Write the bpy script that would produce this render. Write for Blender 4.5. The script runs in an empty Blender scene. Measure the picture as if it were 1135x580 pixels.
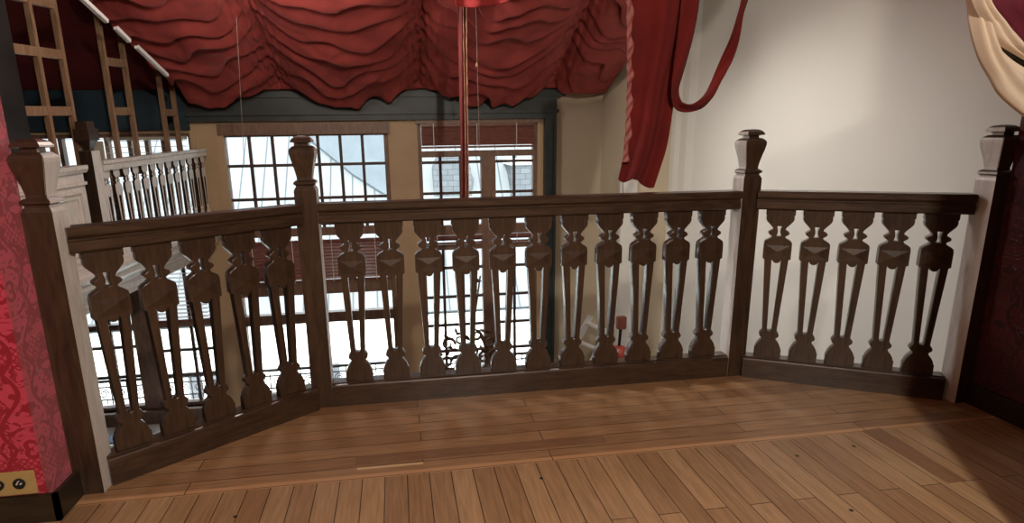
import bpy, bmesh, math, random
import numpy as np
from mathutils import Vector, Matrix, noise
random.seed(7)
S = bpy.context.scene
COL = S.collection
R = math.radians

# ---------------------------------------------------------------- camera geometry
F, PITCH, ROLL, CAMH, PX, PY = 665.716, .2402, -.0155, 1.2215, -27.68, 24.73
YAW = R(8.398)
def _rotz(v):
    c, s = math.cos(-YAW), math.sin(-YAW)
    return Vector((c*v[0]-s*v[1], s*v[0]+c*v[1], v[2]))
_fw = Vector((0, math.cos(PITCH), -math.sin(PITCH))); _up = Vector((0, math.sin(PITCH), math.cos(PITCH))); _rt = Vector((1, 0, 0))
CR = _rotz(_rt*math.cos(ROLL)+_up*math.sin(ROLL)); CU = _rotz(-_rt*math.sin(ROLL)+_up*math.cos(ROLL)); CF = _rotz(_fw)
CO = Vector((0, 0, CAMH))
def at(x, y, Y):                      # survey helper: the point at depth Y seen at a picture coordinate
    d = CF + CR*((x-567.5-PX)/F) - CU*((y-290-PY)/F)
    return CO + d*(Y/d.y)

# ---------------------------------------------------------------- materials
def new_mat(name):
    m = bpy.data.materials.new(name); m.use_nodes = True
    nt = m.node_tree; nt.nodes.clear()
    out = nt.nodes.new('ShaderNodeOutputMaterial'); b = nt.nodes.new('ShaderNodeBsdfPrincipled')
    nt.links.new(b.outputs[0], out.inputs[0])
    return m, nt, b
def N(nt, t, **kw):
    n = nt.nodes.new(t)
    for k, v in kw.items():
        if hasattr(n, k) and not isinstance(v, (tuple, list)) or k in ('operation', 'blend_type'): setattr(n, k, v)
        else: n.inputs[k.replace('_', ' ')].default_value = v
    return n
def ramp(nt, fac, stops):
    r = nt.nodes.new('ShaderNodeValToRGB'); e = r.color_ramp.elements
    e[0].position, e[0].color = stops[0][0], (*stops[0][1], 1)
    e[1].position, e[1].color = stops[-1][0], (*stops[-1][1], 1)
    for p, c in stops[1:-1]:
        x = e.new(p); x.color = (*c, 1)
    nt.links.new(fac, r.inputs[0]); return r
def plain(name, col, rough=.6, var=.12, scale=8, metal=0, bump=.0, spec=.5, stretch=(1, 1, 1)):
    m, nt, b = new_mat(name)
    tc = nt.nodes.new('ShaderNodeTexCoord'); mp = nt.nodes.new('ShaderNodeMapping'); mp.inputs['Scale'].default_value = stretch
    nt.links.new(tc.outputs['Object'], mp.inputs[0])
    no = nt.nodes.new('ShaderNodeTexNoise'); no.inputs['Scale'].default_value = scale; no.inputs['Detail'].default_value = 6
    nt.links.new(mp.outputs[0], no.inputs['Vector'])
    r = ramp(nt, no.outputs[0], [(.3, tuple(c*(1-var) for c in col)), (.7, tuple(min(1, c*(1+var)) for c in col))])
    nt.links.new(r.outputs[0], b.inputs['Base Color'])
    b.inputs['Roughness'].default_value = rough; b.inputs['Metallic'].default_value = metal
    b.inputs['Specular IOR Level'].default_value = spec
    if bump:
        bp = nt.nodes.new('ShaderNodeBump'); bp.inputs['Strength'].default_value = bump; bp.inputs['Distance'].default_value = .01
        nt.links.new(no.outputs[0], bp.inputs['Height']); nt.links.new(bp.outputs[0], b.inputs['Normal'])
    return m
def oak(name, a, c, stretch, rough=.3, coat=.3):
    m, nt, b = new_mat(name)
    tc = nt.nodes.new('ShaderNodeTexCoord'); mp = nt.nodes.new('ShaderNodeMapping'); mp.inputs['Scale'].default_value = stretch
    nt.links.new(tc.outputs['Object'], mp.inputs[0])
    no = nt.nodes.new('ShaderNodeTexNoise'); no.inputs['Scale'].default_value = 5; no.inputs['Detail'].default_value = 8; no.inputs['Distortion'].default_value = 1.2
    nt.links.new(mp.outputs[0], no.inputs['Vector'])
    r = ramp(nt, no.outputs[0], [(.3, a), (.5, tuple((x+y)/2 for x, y in zip(a, c))), (.72, c)])
    nt.links.new(r.outputs[0], b.inputs['Base Color'])
    b.inputs['Roughness'].default_value = rough
    b.inputs['Coat Weight'].default_value = coat; b.inputs['Coat Roughness'].default_value = .18; b.inputs['Coat IOR'].default_value = 1.6
    bp = nt.nodes.new('ShaderNodeBump'); bp.inputs['Strength'].default_value = .15; bp.inputs['Distance'].default_value = .003
    nt.links.new(no.outputs[0], bp.inputs['Height']); nt.links.new(bp.outputs[0], b.inputs['Normal'])
    return m
M = {}
M['oak_v'] = oak('dark oak upright grain', (.026, .014, .009), (.066, .037, .022), (9, 9, 1.2))
M['oak_h'] = oak('dark oak long grain', (.026, .014, .009), (.070, .040, .024), (1.5, 9, 12))
M['oak_black'] = oak('blackened oak base', (.014, .010, .006), (.035, .024, .014), (2, 8, 9), .4, .1)
M['newel_side'] = oak('pale newel sides', (.60, .58, .55), (.78, .76, .73), (6, 6, 1.2), .45, .1)
M['frame'] = oak('brown window oak', (.15, .082, .054), (.27, .155, .10), (6, 6, 1.4), .45, .1)
M['frame_dark'] = oak('dark window bars', (.05, .028, .02), (.10, .055, .04), (6, 6, 1.4), .5, .1)
M['gallery'] = oak('pale gallery woodwork', (.62, .58, .53), (.80, .76, .70), (6, 6, 1.5), .38, .3)  # pale tone for the gallery woodwork
M['screen'] = oak('light brown screen wood', (.20, .115, .062), (.36, .22, .13), (7, 7, 1.2), .45, .15)
M['tan'] = plain('tan painted plaster', (.50, .345, .20), .6, .08, 3)
M['cream'] = plain('cream plaster', (.58, .49, .35), .7, .04, 2, bump=.05)
M['white_wall'] = plain('off white plaster', (.72, .70, .645), .75, .03, 1.2, bump=.04)
M['header'] = plain('dark green painted beam', (.028, .036, .034), .45, .35, 5)
M['blue_dark'] = plain('dark blue green panel', (.022, .040, .055), .5, .4, 4)
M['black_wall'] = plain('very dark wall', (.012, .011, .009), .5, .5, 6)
M['slat'] = oak('red brown blind slats', (.13, .045, .032), (.24, .085, .06), (2, 8, 8), .4, .2)
M['slat_light'] = plain('pale blind slats', (.62, .56, .46), .5, .05, 9)
M['iron'] = plain('black wrought iron', (.02, .02, .022), .45, .3, 20)
M['brass'] = plain('yellowed brass plate', (.60, .46, .20), .35, .1, 12, metal=.4)
M['black'] = plain('black plastic', (.012, .014, .014), .3, .3, 20)
M['alu'] = plain('dull aluminium', (.78, .77, .74), .4, .05, 14, metal=.15)
M['red_plastic'] = plain('red plastic', (.33, .05, .03), .35, .1, 8)
M['paper'] = plain('white paper', (.85, .86, .87), .7, .02, 5)
M['blue_paper'] = plain('blue printed paper', (.25, .35, .55), .6, .2, 30)
M['white_paint'] = plain('white gloss paint', (.80, .78, .75), .35, .03, 5)
M['bronze'] = plain('aged bronze', (.10, .055, .035), .4, .5, 22, metal=.4)
M['facade'] = plain('pale stone facade', (.80, .79, .75), .9, .05, 1)
M['cream_cloth'] = plain('cream lining cloth', (.74, .60, .46), .8, .08, 5, bump=.2)
M['ribbon'] = plain('pink satin trim', (.30, .075, .065), .5, .25, 30, bump=.3)
M['gold'] = plain('gold braid', (.36, .20, .10), .5, .3, 60)
M['cord'] = plain('thin pale cord', (.16, .12, .10), .7, .1, 40)

def cloth(name, a, c, scale=60, sheen=.5, rough=.65):
    m, nt, b = new_mat(name)
    tc = nt.nodes.new('ShaderNodeTexCoord')
    no = nt.nodes.new('ShaderNodeTexNoise'); no.inputs['Scale'].default_value = 4; no.inputs['Detail'].default_value = 5
    nt.links.new(tc.outputs['Object'], no.inputs['Vector'])
    r = ramp(nt, no.outputs[0], [(.35, a), (.68, c)])
    nt.links.new(r.outputs[0], b.inputs['Base Color'])
    b.inputs['Roughness'].default_value = rough
    b.inputs['Sheen Weight'].default_value = sheen; b.inputs['Sheen Roughness'].default_value = .4
    b.inputs['Sheen Tint'].default_value = (1, .45, .4, 1)
    n2 = nt.nodes.new('ShaderNodeTexNoise'); n2.inputs['Scale'].default_value = scale
    nt.links.new(tc.outputs['Object'], n2.inputs['Vector'])
    bp = nt.nodes.new('ShaderNodeBump'); bp.inputs['Strength'].default_value = .1; bp.inputs['Distance'].default_value = .004
    nt.links.new(n2.outputs[0], bp.inputs['Height']); nt.links.new(bp.outputs[0], b.inputs['Normal'])
    return m
M['swag'] = cloth('faded red drapery', (.26, .034, .029), (.38, .056, .045), sheen=.12, rough=.75)
M['velvet'] = cloth('deep red velvet', (.11, .005, .004), (.17, .008, .006), sheen=0, rough=.95)
M['purple'] = cloth('purple red velvet', (.10, .006, .018), (.16, .010, .03), sheen=.3)
M['sash'] = cloth('red sash cloth', (.11, .010, .009), (.16, .015, .013), sheen=0, rough=.8)
M['flap'] = cloth('bright red cloth', (.30, .018, .018), (.38, .026, .024), sheen=0, rough=.8)

def damask(name, base, light, dark):
    m, nt, b = new_mat(name)
    L = nt.links.new
    tc = nt.nodes.new('ShaderNodeTexCoord'); sx = nt.nodes.new('ShaderNodeSeparateXYZ'); L(tc.outputs['Object'], sx.inputs[0])
    ad = N(nt, 'ShaderNodeMath', operation='ADD'); L(sx.outputs[0], ad.inputs[0]); L(sx.outputs[1], ad.inputs[1])
    def mth(op, a, bval=None, bsock=None, c=None):
        n = nt.nodes.new('ShaderNodeMath'); n.operation = op; L(a, n.inputs[0])
        if bsock is not None: L(bsock, n.inputs[1])
        elif bval is not None: n.inputs[1].default_value = bval
        if c is not None: n.inputs[2].default_value = c
        return n.outputs[0]
    u = mth('PINGPONG', ad.outputs[0], .13)
    v = mth('PINGPONG', sx.outputs[2], .26)
    cb = nt.nodes.new('ShaderNodeCombineXYZ'); L(u, cb.inputs[0]); L(v, cb.inputs[1])
    n1 = nt.nodes.new('ShaderNodeTexNoise'); n1.inputs['Scale'].default_value = 17; n1.inputs['Detail'].default_value = 2.5; n1.inputs['Distortion'].default_value = 2.2
    L(cb.outputs[0], n1.inputs['Vector'])
    # ogee lattice
    w = mth('MULTIPLY', v, 2*math.pi/.26); s = mth('SINE', w); s = mth('MULTIPLY', s, .035)
    dd = mth('ADD', u, None, s); dd = mth('SUBTRACT', dd, .065); dd = mth('ABSOLUTE', dd)
    lat = mth('LESS_THAN', dd, .008)
    # small diamond net inside part of the figure
    a1 = mth('ADD', u, None, v); a2 = mth('SUBTRACT', u, None, v)
    p1 = mth('PINGPONG', a1, .011); p2 = mth('PINGPONG', a2, .011); mn = mth('MINIMUM', p1, None, p2); net = mth('LESS_THAN', mn, .003)
    band = mth('PINGPONG', sx.outputs[2], .19); inband = mth('GREATER_THAN', band, .15)
    net = mth('MULTIPLY', net, None, inband)
    fig = nt.nodes.new('ShaderNodeMapRange'); fig.inputs[1].default_value = .49; fig.inputs[2].default_value = .52; L(n1.outputs[0], fig.inputs[0])
    t = mth('MAXIMUM', fig.outputs[0], None, lat); t = mth('MAXIMUM', t, None, net)
    r = ramp(nt, t, [(0, light), (1, dark)])
    L(r.outputs[0], b.inputs['Base Color']); b.inputs['Roughness'].default_value = .38
    b.inputs['Sheen Weight'].default_value = .3
    bp = nt.nodes.new('ShaderNodeBump'); bp.inputs['Strength'].default_value = .35; bp.inputs['Distance'].default_value = .003
    L(t, bp.inputs['Height']); L(bp.outputs[0], b.inputs['Normal'])
    return m
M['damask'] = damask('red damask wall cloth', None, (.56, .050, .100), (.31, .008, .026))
M['damask_shaded'] = damask('red damask with shade in colour', None, (.085, .007, .007), (.040, .003, .004))  # darker copy of the damask, the pier's shade put into its colour

def plank_floor():
    m, nt, b = new_mat('oak plank floor'); L = nt.links.new
    tc = nt.nodes.new('ShaderNodeTexCoord'); sx = nt.nodes.new('ShaderNodeSeparateXYZ'); L(tc.outputs['Object'], sx.inputs[0])
    def brick(swap, w, row, off, sq=1):
        cb = nt.nodes.new('ShaderNodeCombineXYZ')
        L(sx.outputs[1 if swap else 0], cb.inputs[0]); L(sx.outputs[0 if swap else 1], cb.inputs[1])
        mp = nt.nodes.new('ShaderNodeMapping'); mp.inputs['Location'].default_value = off; L(cb.outputs[0], mp.inputs[0])
        br = nt.nodes.new('ShaderNodeTexBrick'); br.offset = .37; br.offset_frequency = 2; br.squash = 1
        br.inputs['Scale'].default_value = 1; br.inputs['Brick Width'].default_value = w; br.inputs['Row Height'].default_value = row
        br.inputs['Mortar Size'].default_value = .0019; br.inputs['Mortar Smooth'].default_value = .3; br.inputs['Bias'].default_value = 0
        br.inputs['Color1'].default_value = (0, 0, 0, 1); br.inputs['Color2'].default_value = (1, 1, 1, 1); br.inputs['Mortar'].default_value = (.5, .5, .5, 1)
        L(mp.outputs[0], br.inputs['Vector'])
        # grain stretched along the board
        st = nt.nodes.new('ShaderNodeMapping'); st.inputs['Scale'].default_value = (1.2, 16, 1); L(cb.outputs[0], st.inputs[0])
        no = nt.nodes.new('ShaderNodeTexNoise'); no.inputs['Scale'].default_value = 5; no.inputs['Detail'].default_value = 6; no.inputs['Distortion'].default_value = .6
        L(st.outputs[0], no.inputs['Vector'])
        return br, no
    bA, nA = brick(True, 3.1, .0815, (.31, .012, 0))
    bB, nB = brick(False, 1.35, .0815, (.8, .0, 0))
    def mixc(f, a, c):
        n = nt.nodes.new('ShaderNodeMix'); n.data_type = 'RGBA'; L(f, n.inputs[0]); L(a, n.inputs[6]); L(c, n.inputs[7]); return n.outputs[2]
    sel = nt.nodes.new('ShaderNodeMath'); sel.operation = 'GREATER_THAN'; sel.inputs[1].default_value = 2.03; L(sx.outputs[1], sel.inputs[0])
    val = mixc(sel.outputs[0], bA.outputs[0], bB.outputs[0]); gr = mixc(sel.outputs[0], nA.outputs[0], nB.outputs[0])
    base = ramp(nt, val, [(0, (.35, .198, .100)), (.35, (.45, .275, .146)), (.6, (.51, .32, .172)), (1, (.39, .228, .118))])
    g = ramp(nt, gr, [(.3, (.72, .70, .66)), (.65, (1.0, 1.0, 1.0))])
    mu = nt.nodes.new('ShaderNodeMix'); mu.data_type = 'RGBA'; mu.blend_type = 'MULTIPLY'; mu.inputs[0].default_value = 1
    L(base.outputs[0], mu.inputs[6]); L(g.outputs[0], mu.inputs[7])
    # pale narrow strip where the two boardings meet
    s1 = nt.nodes.new('ShaderNodeMath'); s1.operation = 'SUBTRACT'; s1.inputs[1].default_value = 2.047; L(sx.outputs[1], s1.inputs[0])
    s2 = nt.nodes.new('ShaderNodeMath'); s2.operation = 'ABSOLUTE'; L(s1.outputs[0], s2.inputs[0])
    s3 = nt.nodes.new('ShaderNodeMath'); s3.operation = 'LESS_THAN'; s3.inputs[1].default_value = .016; L(s2.outputs[0], s3.inputs[0])
    c1 = nt.nodes.new('ShaderNodeMix'); c1.data_type = 'RGBA'; L(s3.outputs[0], c1.inputs[0]); L(mu.outputs[2], c1.inputs[6]); c1.inputs[7].default_value = (.55, .31, .155, 1)
    # border planks run a little browner
    dk = nt.nodes.new('ShaderNodeMix'); dk.data_type = 'RGBA'; dk.blend_type = 'MULTIPLY'
    s4 = nt.nodes.new('ShaderNodeMath'); s4.operation = 'GREATER_THAN'; s4.inputs[1].default_value = 2.063; L(sx.outputs[1], s4.inputs[0]); L(s4.outputs[0], dk.inputs[0])
    L(c1.outputs[2], dk.inputs[6]); dk.inputs[7].default_value = (.80, .73, .69, 1)
    fac = nt.nodes.new('ShaderNodeMix'); fac.data_type = 'FLOAT'; L(sel.outputs[0], fac.inputs[0]); L(bA.outputs['Fac'], fac.inputs[2]); L(bB.outputs['Fac'], fac.inputs[3])
    sm = nt.nodes.new('ShaderNodeMix'); sm.data_type = 'RGBA'; L(fac.outputs[0], sm.inputs[0]); L(dk.outputs[2], sm.inputs[6]); sm.inputs[7].default_value = (.045, .02, .01, 1)
    L(sm.outputs[2], b.inputs['Base Color'])
    rr = ramp(nt, gr, [(.3, (.42,)*3), (.7, (.30,)*3)]); L(rr.outputs[0], b.inputs['Roughness'])
    bp = nt.nodes.new('ShaderNodeBump'); bp.inputs['Strength'].default_value = .3; bp.inputs['Distance'].default_value = .002; bp.invert = True
    L(fac.outputs[0], bp.inputs['Height']); L(bp.outputs[0], b.inputs['Normal'])
    return m
M['floor'] = plank_floor()

def glass():
    m, nt, b = new_mat('thin window glass'); nt.nodes.remove(b); L = nt.links.new
    out = [n for n in nt.nodes if n.type == 'OUTPUT_MATERIAL'][0]
    tr = nt.nodes.new('ShaderNodeBsdfTransparent'); gl = nt.nodes.new('ShaderNodeBsdfGlossy'); gl.inputs['Roughness'].default_value = .02
    tr.inputs[0].default_value = (.96, .98, .97, 1)
    fr = nt.nodes.new('ShaderNodeFresnel'); fr.inputs[0].default_value = 1.45
    mx = nt.nodes.new('ShaderNodeMixShader'); L(fr.outputs[0], mx.inputs[0]); L(tr.outputs[0], mx.inputs[1]); L(gl.outputs[0], mx.inputs[2]); L(mx.outputs[0], out.inputs[0])
    return m
M['glass'] = glass()
def zinc():
    m, nt, b = new_mat('standing seam zinc roof'); L = nt.links.new
    tc = nt.nodes.new('ShaderNodeTexCoord')
    br = nt.nodes.new('ShaderNodeTexBrick'); br.inputs['Scale'].default_value = 1; br.offset = 0; br.inputs['Brick Width'].default_value = 3.1; br.inputs['Row Height'].default_value = .62
    br.inputs['Mortar Size'].default_value = .022; br.inputs['Color1'].default_value = (.165, .182, .195, 1); br.inputs['Color2'].default_value = (.18, .196, .206, 1); br.inputs['Mortar'].default_value = (.075, .09, .10, 1)
    mp = nt.nodes.new('ShaderNodeMapping'); mp.inputs['Rotation'].default_value = (0, 0, R(90)); L(tc.outputs['Object'], mp.inputs[0]); L(mp.outputs[0], br.inputs['Vector'])
    no = nt.nodes.new('ShaderNodeTexNoise'); no.inputs['Scale'].default_value = .8; no.inputs['Detail'].default_value = 4; L(tc.outputs['Object'], no.inputs['Vector'])
    r = ramp(nt, no.outputs[0], [(.42, (1, 1, 1)), (.75, (.95, .80, .66))])
    mu = nt.nodes.new('ShaderNodeMix'); mu.data_type = 'RGBA'; mu.blend_type = 'MULTIPLY'; mu.inputs[0].default_value = .7
    L(br.outputs[0], mu.inputs[6]); L(r.outputs[0], mu.inputs[7]); L(mu.outputs[2], b.inputs['Base Color']); b.inputs['Roughness'].default_value = .8; b.inputs['Specular IOR Level'].default_value = .2
    return m
M['zinc'] = zinc()
def slate():
    m, nt, b = new_mat('grey slate'); L = nt.links.new
    tc = nt.nodes.new('ShaderNodeTexCoord'); br = nt.nodes.new('ShaderNodeTexBrick'); br.inputs['Scale'].default_value = 1; br.inputs['Brick Width'].default_value = .3; br.inputs['Row Height'].default_value = .16
    br.inputs['Mortar Size'].default_value = .01; br.inputs['Color1'].default_value = (.07, .08, .09, 1); br.inputs['Color2'].default_value = (.10, .11, .12, 1); br.inputs['Mortar'].default_value = (.04, .045, .05, 1)
    sx = nt.nodes.new('ShaderNodeSeparateXYZ'); cb = nt.nodes.new('ShaderNodeCombineXYZ'); L(tc.outputs['Object'], sx.inputs[0]); L(sx.outputs[0], cb.inputs[0]); L(sx.outputs[2], cb.inputs[1]); L(cb.outputs[0], br.inputs['Vector'])
    L(br.outputs[0], b.inputs['Base Color']); b.inputs['Roughness'].default_value = .7
    return m
M['slate'] = slate()

# ---------------------------------------------------------------- object helpers
def tag(o, label=None, cat=None, group=None, kind=None):
    if label: o['label'] = label
    if cat: o['category'] = cat
    if group: o['group'] = group
    if kind: o['kind'] = kind
    return o
def empty(name, loc, label=None, cat=None, group=None, kind=None, rz=0):
    o = bpy.data.objects.new(name, None); COL.objects.link(o); o.location = loc; o.rotation_euler = (0, 0, rz)
    o.empty_display_size = .1
    return tag(o, label, cat, group, kind)
def put(o, parent):          # parent a mesh that was built in world coordinates
    if parent is not None:
        o.parent = parent
        o.matrix_parent_inverse = (Matrix.Translation(parent.location) @ parent.rotation_euler.to_matrix().to_4x4()).inverted() if parent.parent is None else Matrix.Identity(4)
    return o
def link(name, me, mat, parent=None, local=False, smooth=False, **kw):
    o = bpy.data.objects.new(name, me); COL.objects.link(o)
    if mat is not None:
        me.materials.clear(); me.materials.append(M[mat] if isinstance(mat, str) else mat)
    if smooth:
        for p in me.polygons: p.use_smooth = True
    if parent is not None:
        if local or parent.parent is not None or parent.type == 'MESH': o.parent = parent
        else: put(o, parent)
    return tag(o, **kw)
class MB:
    def __init__(s): s.v = []; s.f = []
    def add(s, vs, fs):
        n = len(s.v); s.v += [tuple(v) for v in vs]; s.f += [tuple(i+n for i in f) for f in fs]; return s
    def box(s, a, b):
        x0, y0, z0 = a; x1, y1, z1 = b
        return s.add([(x0,y0,z0),(x1,y0,z0),(x1,y1,z0),(x0,y1,z0),(x0,y0,z1),(x1,y0,z1),(x1,y1,z1),(x0,y1,z1)],
                     [(0,3,2,1),(4,5,6,7),(0,1,5,4),(1,2,6,5),(2,3,7,6),(3,0,4,7)])
    def hexa(s, p):          # eight corners: bottom four then top four
        return s.add(p, [(0,3,2,1),(4,5,6,7),(0,1,5,4),(1,2,6,5),(2,3,7,6),(3,0,4,7)])
    def bar(s, a, b, w, d=None, up=(0, 0, 1)):
        a, b = Vector(a), Vector(b); d = d or w; t = (b-a).normalized(); u = Vector(up)
        if abs(t.dot(u)) > .98: u = Vector((0, 1, 0))
        x = t.cross(u).normalized(); y = x.cross(t)
        ps = [q+x*i*w/2+y*j*d/2 for q in (a, b) for i, j in ((-1,-1),(1,-1),(1,1),(-1,1))]
        return s.hexa(ps)
    def tube(s, pts, r, n=8, closed=False):
        pts = [Vector(p) for p in pts]; m = len(pts); rings = []
        up = Vector((0, 0, 1))
        for i, p in enumerate(pts):
            t = (pts[(i+1) % m if closed else min(i+1, m-1)] - pts[i-1 if closed else max(i-1, 0)]).normalized()
            u = up if abs(t.dot(up)) < .95 else Vector((0, 1, 0))
            x = t.cross(u).normalized(); y = x.cross(t); rr = r[i] if isinstance(r, (list, tuple)) else r
            rings.append([p+(x*math.cos(2*math.pi*k/n)+y*math.sin(2*math.pi*k/n))*rr for k in range(n)])
        vs = [v for g in rings for v in g]; fs = []
        for i in range(m if closed else m-1):
            j = (i+1) % m
            for k in range(n): fs.append((i*n+k, i*n+(k+1) % n, j*n+(k+1) % n, j*n+k))
        if not closed: fs += [tuple(range(n-1, -1, -1)), tuple((m-1)*n+k for k in range(n))]
        return s.add(vs, fs)
    def loft(s, secs):       # square sections (z, half width x, half width y)
        vs = []; fs = []
        for z, hx, hy, cx, cy in secs: vs += [(cx-hx,cy-hy,z),(cx+hx,cy-hy,z),(cx+hx,cy+hy,z),(cx-hx,cy+hy,z)]
        for i in range(len(secs)-1):
            for k in range(4): fs.append((i*4+k, i*4+(k+1) % 4, (i+1)*4+(k+1) % 4, (i+1)*4+k))
        fs += [(3,2,1,0), tuple(len(vs)-4+k for k in range(4))]
        return s.add(vs, fs)
    def lathe(s, prof, c, n=24):
        vs = []; fs = []
        for r, z in prof: vs += [(c[0]+r*math.cos(2*math.pi*k/n), c[1]+r*math.sin(2*math.pi*k/n), c[2]+z) for k in range(n)]
        for i in range(len(prof)-1):
            for k in range(n): fs.append((i*n+k, i*n+(k+1) % n, (i+1)*n+(k+1) % n, (i+1)*n+k))
        fs += [tuple(range(n-1, -1, -1)), tuple(len(vs)-n+k for k in range(n))]
        return s.add(vs, fs)
    def mesh(s, name, recalc=True, bevel=0):
        me = bpy.data.meshes.new(name); me.from_pydata(s.v, [], s.f)
        bm = bmesh.new(); bm.from_mesh(me)
        if recalc: bmesh.ops.recalc_face_normals(bm, faces=bm.faces)
        if bevel:
            bmesh.ops.bevel(bm, geom=[e for e in bm.edges if e.calc_face_angle(0) > .5], offset=bevel, segments=2, affect='EDGES', clamp_overlap=True)
        bm.to_mesh(me); bm.free(); return me
    def build(s, name, mat, parent=None, bevel=0, smooth=False, local=False, **kw):
        return link(name, s.mesh(name, bevel=bevel), mat, parent, local=local, smooth=smooth, **kw)
def box(name, a, b, mat, parent=None, bevel=0, **kw): return MB().box(a, b).build(name, mat, parent, bevel, **kw)
def grid(name, fn, nu, nv, mat, parent=None, thick=0, smooth=True, **kw):
    vs = [tuple(fn(i/nu, j/nv)) for j in range(nv+1) for i in range(nu+1)]
    fs = [(j*(nu+1)+i, j*(nu+1)+i+1, (j+1)*(nu+1)+i+1, (j+1)*(nu+1)+i) for j in range(nv) for i in range(nu)]
    me = bpy.data.meshes.new(name); me.from_pydata(vs, [], fs)
    o = link(name, me, mat, parent, smooth=smooth, **kw)
    if thick:
        md = o.modifiers.new('thickness', 'SOLIDIFY'); md.thickness = thick; md.offset = 0
    return o
def prism(name, poly, z0, z1, mat, parent=None, **kw):
    n = len(poly); m = MB(); m.add([(x, y, z0) for x, y in poly]+[(x, y, z1) for x, y in poly],
        [tuple(range(n-1, -1, -1)), tuple(range(n, 2*n))]+[(i, (i+1) % n, n+(i+1) % n, n+i) for i in range(n)])
    return m.build(name, mat, parent, **kw)
def lerp_path(pts, t):
    t = max(0, min(1, t))*(len(pts)-1); i = min(int(t), len(pts)-2); f = t-i
    p0 = pts[max(i-1, 0)]; p1 = pts[i]; p2 = pts[i+1]; p3 = pts[min(i+2, len(pts)-1)]
    return tuple(.5*((2*b)+(-a+c)*f+(2*a-5*b+4*c-d)*f*f+(-a+3*b-3*c+d)*f**3) for a, b, c, d in zip(p0, p1, p2, p3))

# ================================================================ BALCONY FLOOR
C0, C1, C2, C3 = Vector((-1.155, 2.141)), Vector((-.387, 2.728)), Vector((1.687, 2.728)), Vector((2.527, 2.249))
def nrm(a, b): d = (b-a).normalized(); return Vector((d.y, -d.x))
OUT = .05
outline = [(-3, -2.6), (3.4, -2.6), (3.4, 2.2), (2.60, 2.30), (1.71, 2.80), (-.41, 2.80), (-1.20, 2.20), (-3, 2.14)]
flo = prism('floor', outline, -.22, 0, 'floor', kind='structure')
for x, y in ((600, 530.5), (883.5, 505.5), (946.5, 495), (261, 573), (943.5, 566)):
    d = CF + CR*((x-567.5-PX)/F) - CU*((y-290-PY)/F); p = CO + d*(-CAMH/d.z)
    m = MB(); m.box((p.x-.006, p.y-.006, .0), (p.x+.006, p.y+.006, .0012)); m.build('plug', 'black', flo)
d0 = [(955, 478), (975, 474.5), (1071, 533), (1051, 536)]
for xa, xb, ya, yb, a_, c_, lb in ((-.21, .80, 2.135, 2.20, (.20, .10, .05), (.27, .14, .07), 'darker border board'), (-.2, .05, 2.098, 2.112, (.60, .42, .22), (.68, .50, .28), 'pale wood splice')):
    box('board_patch', (xa, ya, .0002), (xb, yb, .001), oak('border board '+lb, a_, c_, (1.5, 9, 1), .4, 0), flo, label=lb)
pts = []
for x, y in d0:
    d = CF + CR*((x-567.5-PX)/F) - CU*((y-290-PY)/F); p = CO + d*(-CAMH/d.z); pts.append((p.x, p.y))
prism('board_patch', pts, .0002, .0012, oak('patched floor board', (.22, .115, .055), (.29, .155, .078), (9, 1.5, 1), .4, 0), flo, label='darker replacement board')

# ================================================================ BALUSTRADE
NW = .046      # half width of a newel
def newel(name, cx, cy, label, extra=0):
    e = empty('newel_post', (cx, cy, 0), label, 'newel post', 'newel posts of the balcony balustrade')
    h = NW
    MB().loft([(0, h, h, cx, cy), (1.008, h, h, cx, cy), (1.022, h*.86, h*.86, cx, cy)]).build('post', 'oak_v', e)
    MB().loft([(1.022, h*.80, h*.80, cx, cy), (1.030, h*.80, h*.80, cx, cy), (1.036, h*.98, h*.98, cx, cy), (1.044, h*.98, h*.98, cx, cy), (1.052, h*.76, h*.76, cx, cy)]).build('collar', 'oak_v', e)
    MB().loft([(1.052, h*.70, h*.70, cx, cy), (1.062, h*.68, h*.68, cx, cy), (1.085, h*.76, h*.76, cx, cy), (1.115, h*.90, h*.90, cx, cy),
               (1.145, h*1.06, h*1.06, cx, cy), (1.165, h*1.14, h*1.14, cx, cy), (1.178, h*1.14, h*1.14, cx, cy), (1.186, h*1.05, h*1.05, cx, cy), (1.196, h*.80, h*.80, cx, cy)]).build('finial', 'oak_v', e, bevel=.002)
    MB().loft([(1.196, h*.55, h*.55, cx, cy), (1.208, h*.55, h*.55, cx, cy), (1.211, h*.95, h*.95, cx, cy), (1.217, h*.95, h*.95, cx, cy),
               (1.227, h*.80, h*.80, cx, cy), (1.235, h*.55, h*.55, cx, cy), (1.238, h*.2, h*.2, cx, cy)]).build('cap', 'oak_v', e)
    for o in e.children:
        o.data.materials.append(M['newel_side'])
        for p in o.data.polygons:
            if abs(p.normal.x) > .80 and p.area > 2e-5: p.material_index = 1  # sideways faces get the pale tone, picked by normal
    return e
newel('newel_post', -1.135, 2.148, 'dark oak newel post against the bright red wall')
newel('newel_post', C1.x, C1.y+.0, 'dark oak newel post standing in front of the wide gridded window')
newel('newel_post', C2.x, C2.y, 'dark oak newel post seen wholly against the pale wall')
newel('newel_post', C3.x+.005, C3.y-.003, 'newel post half hidden behind the dark red pier')

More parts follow.
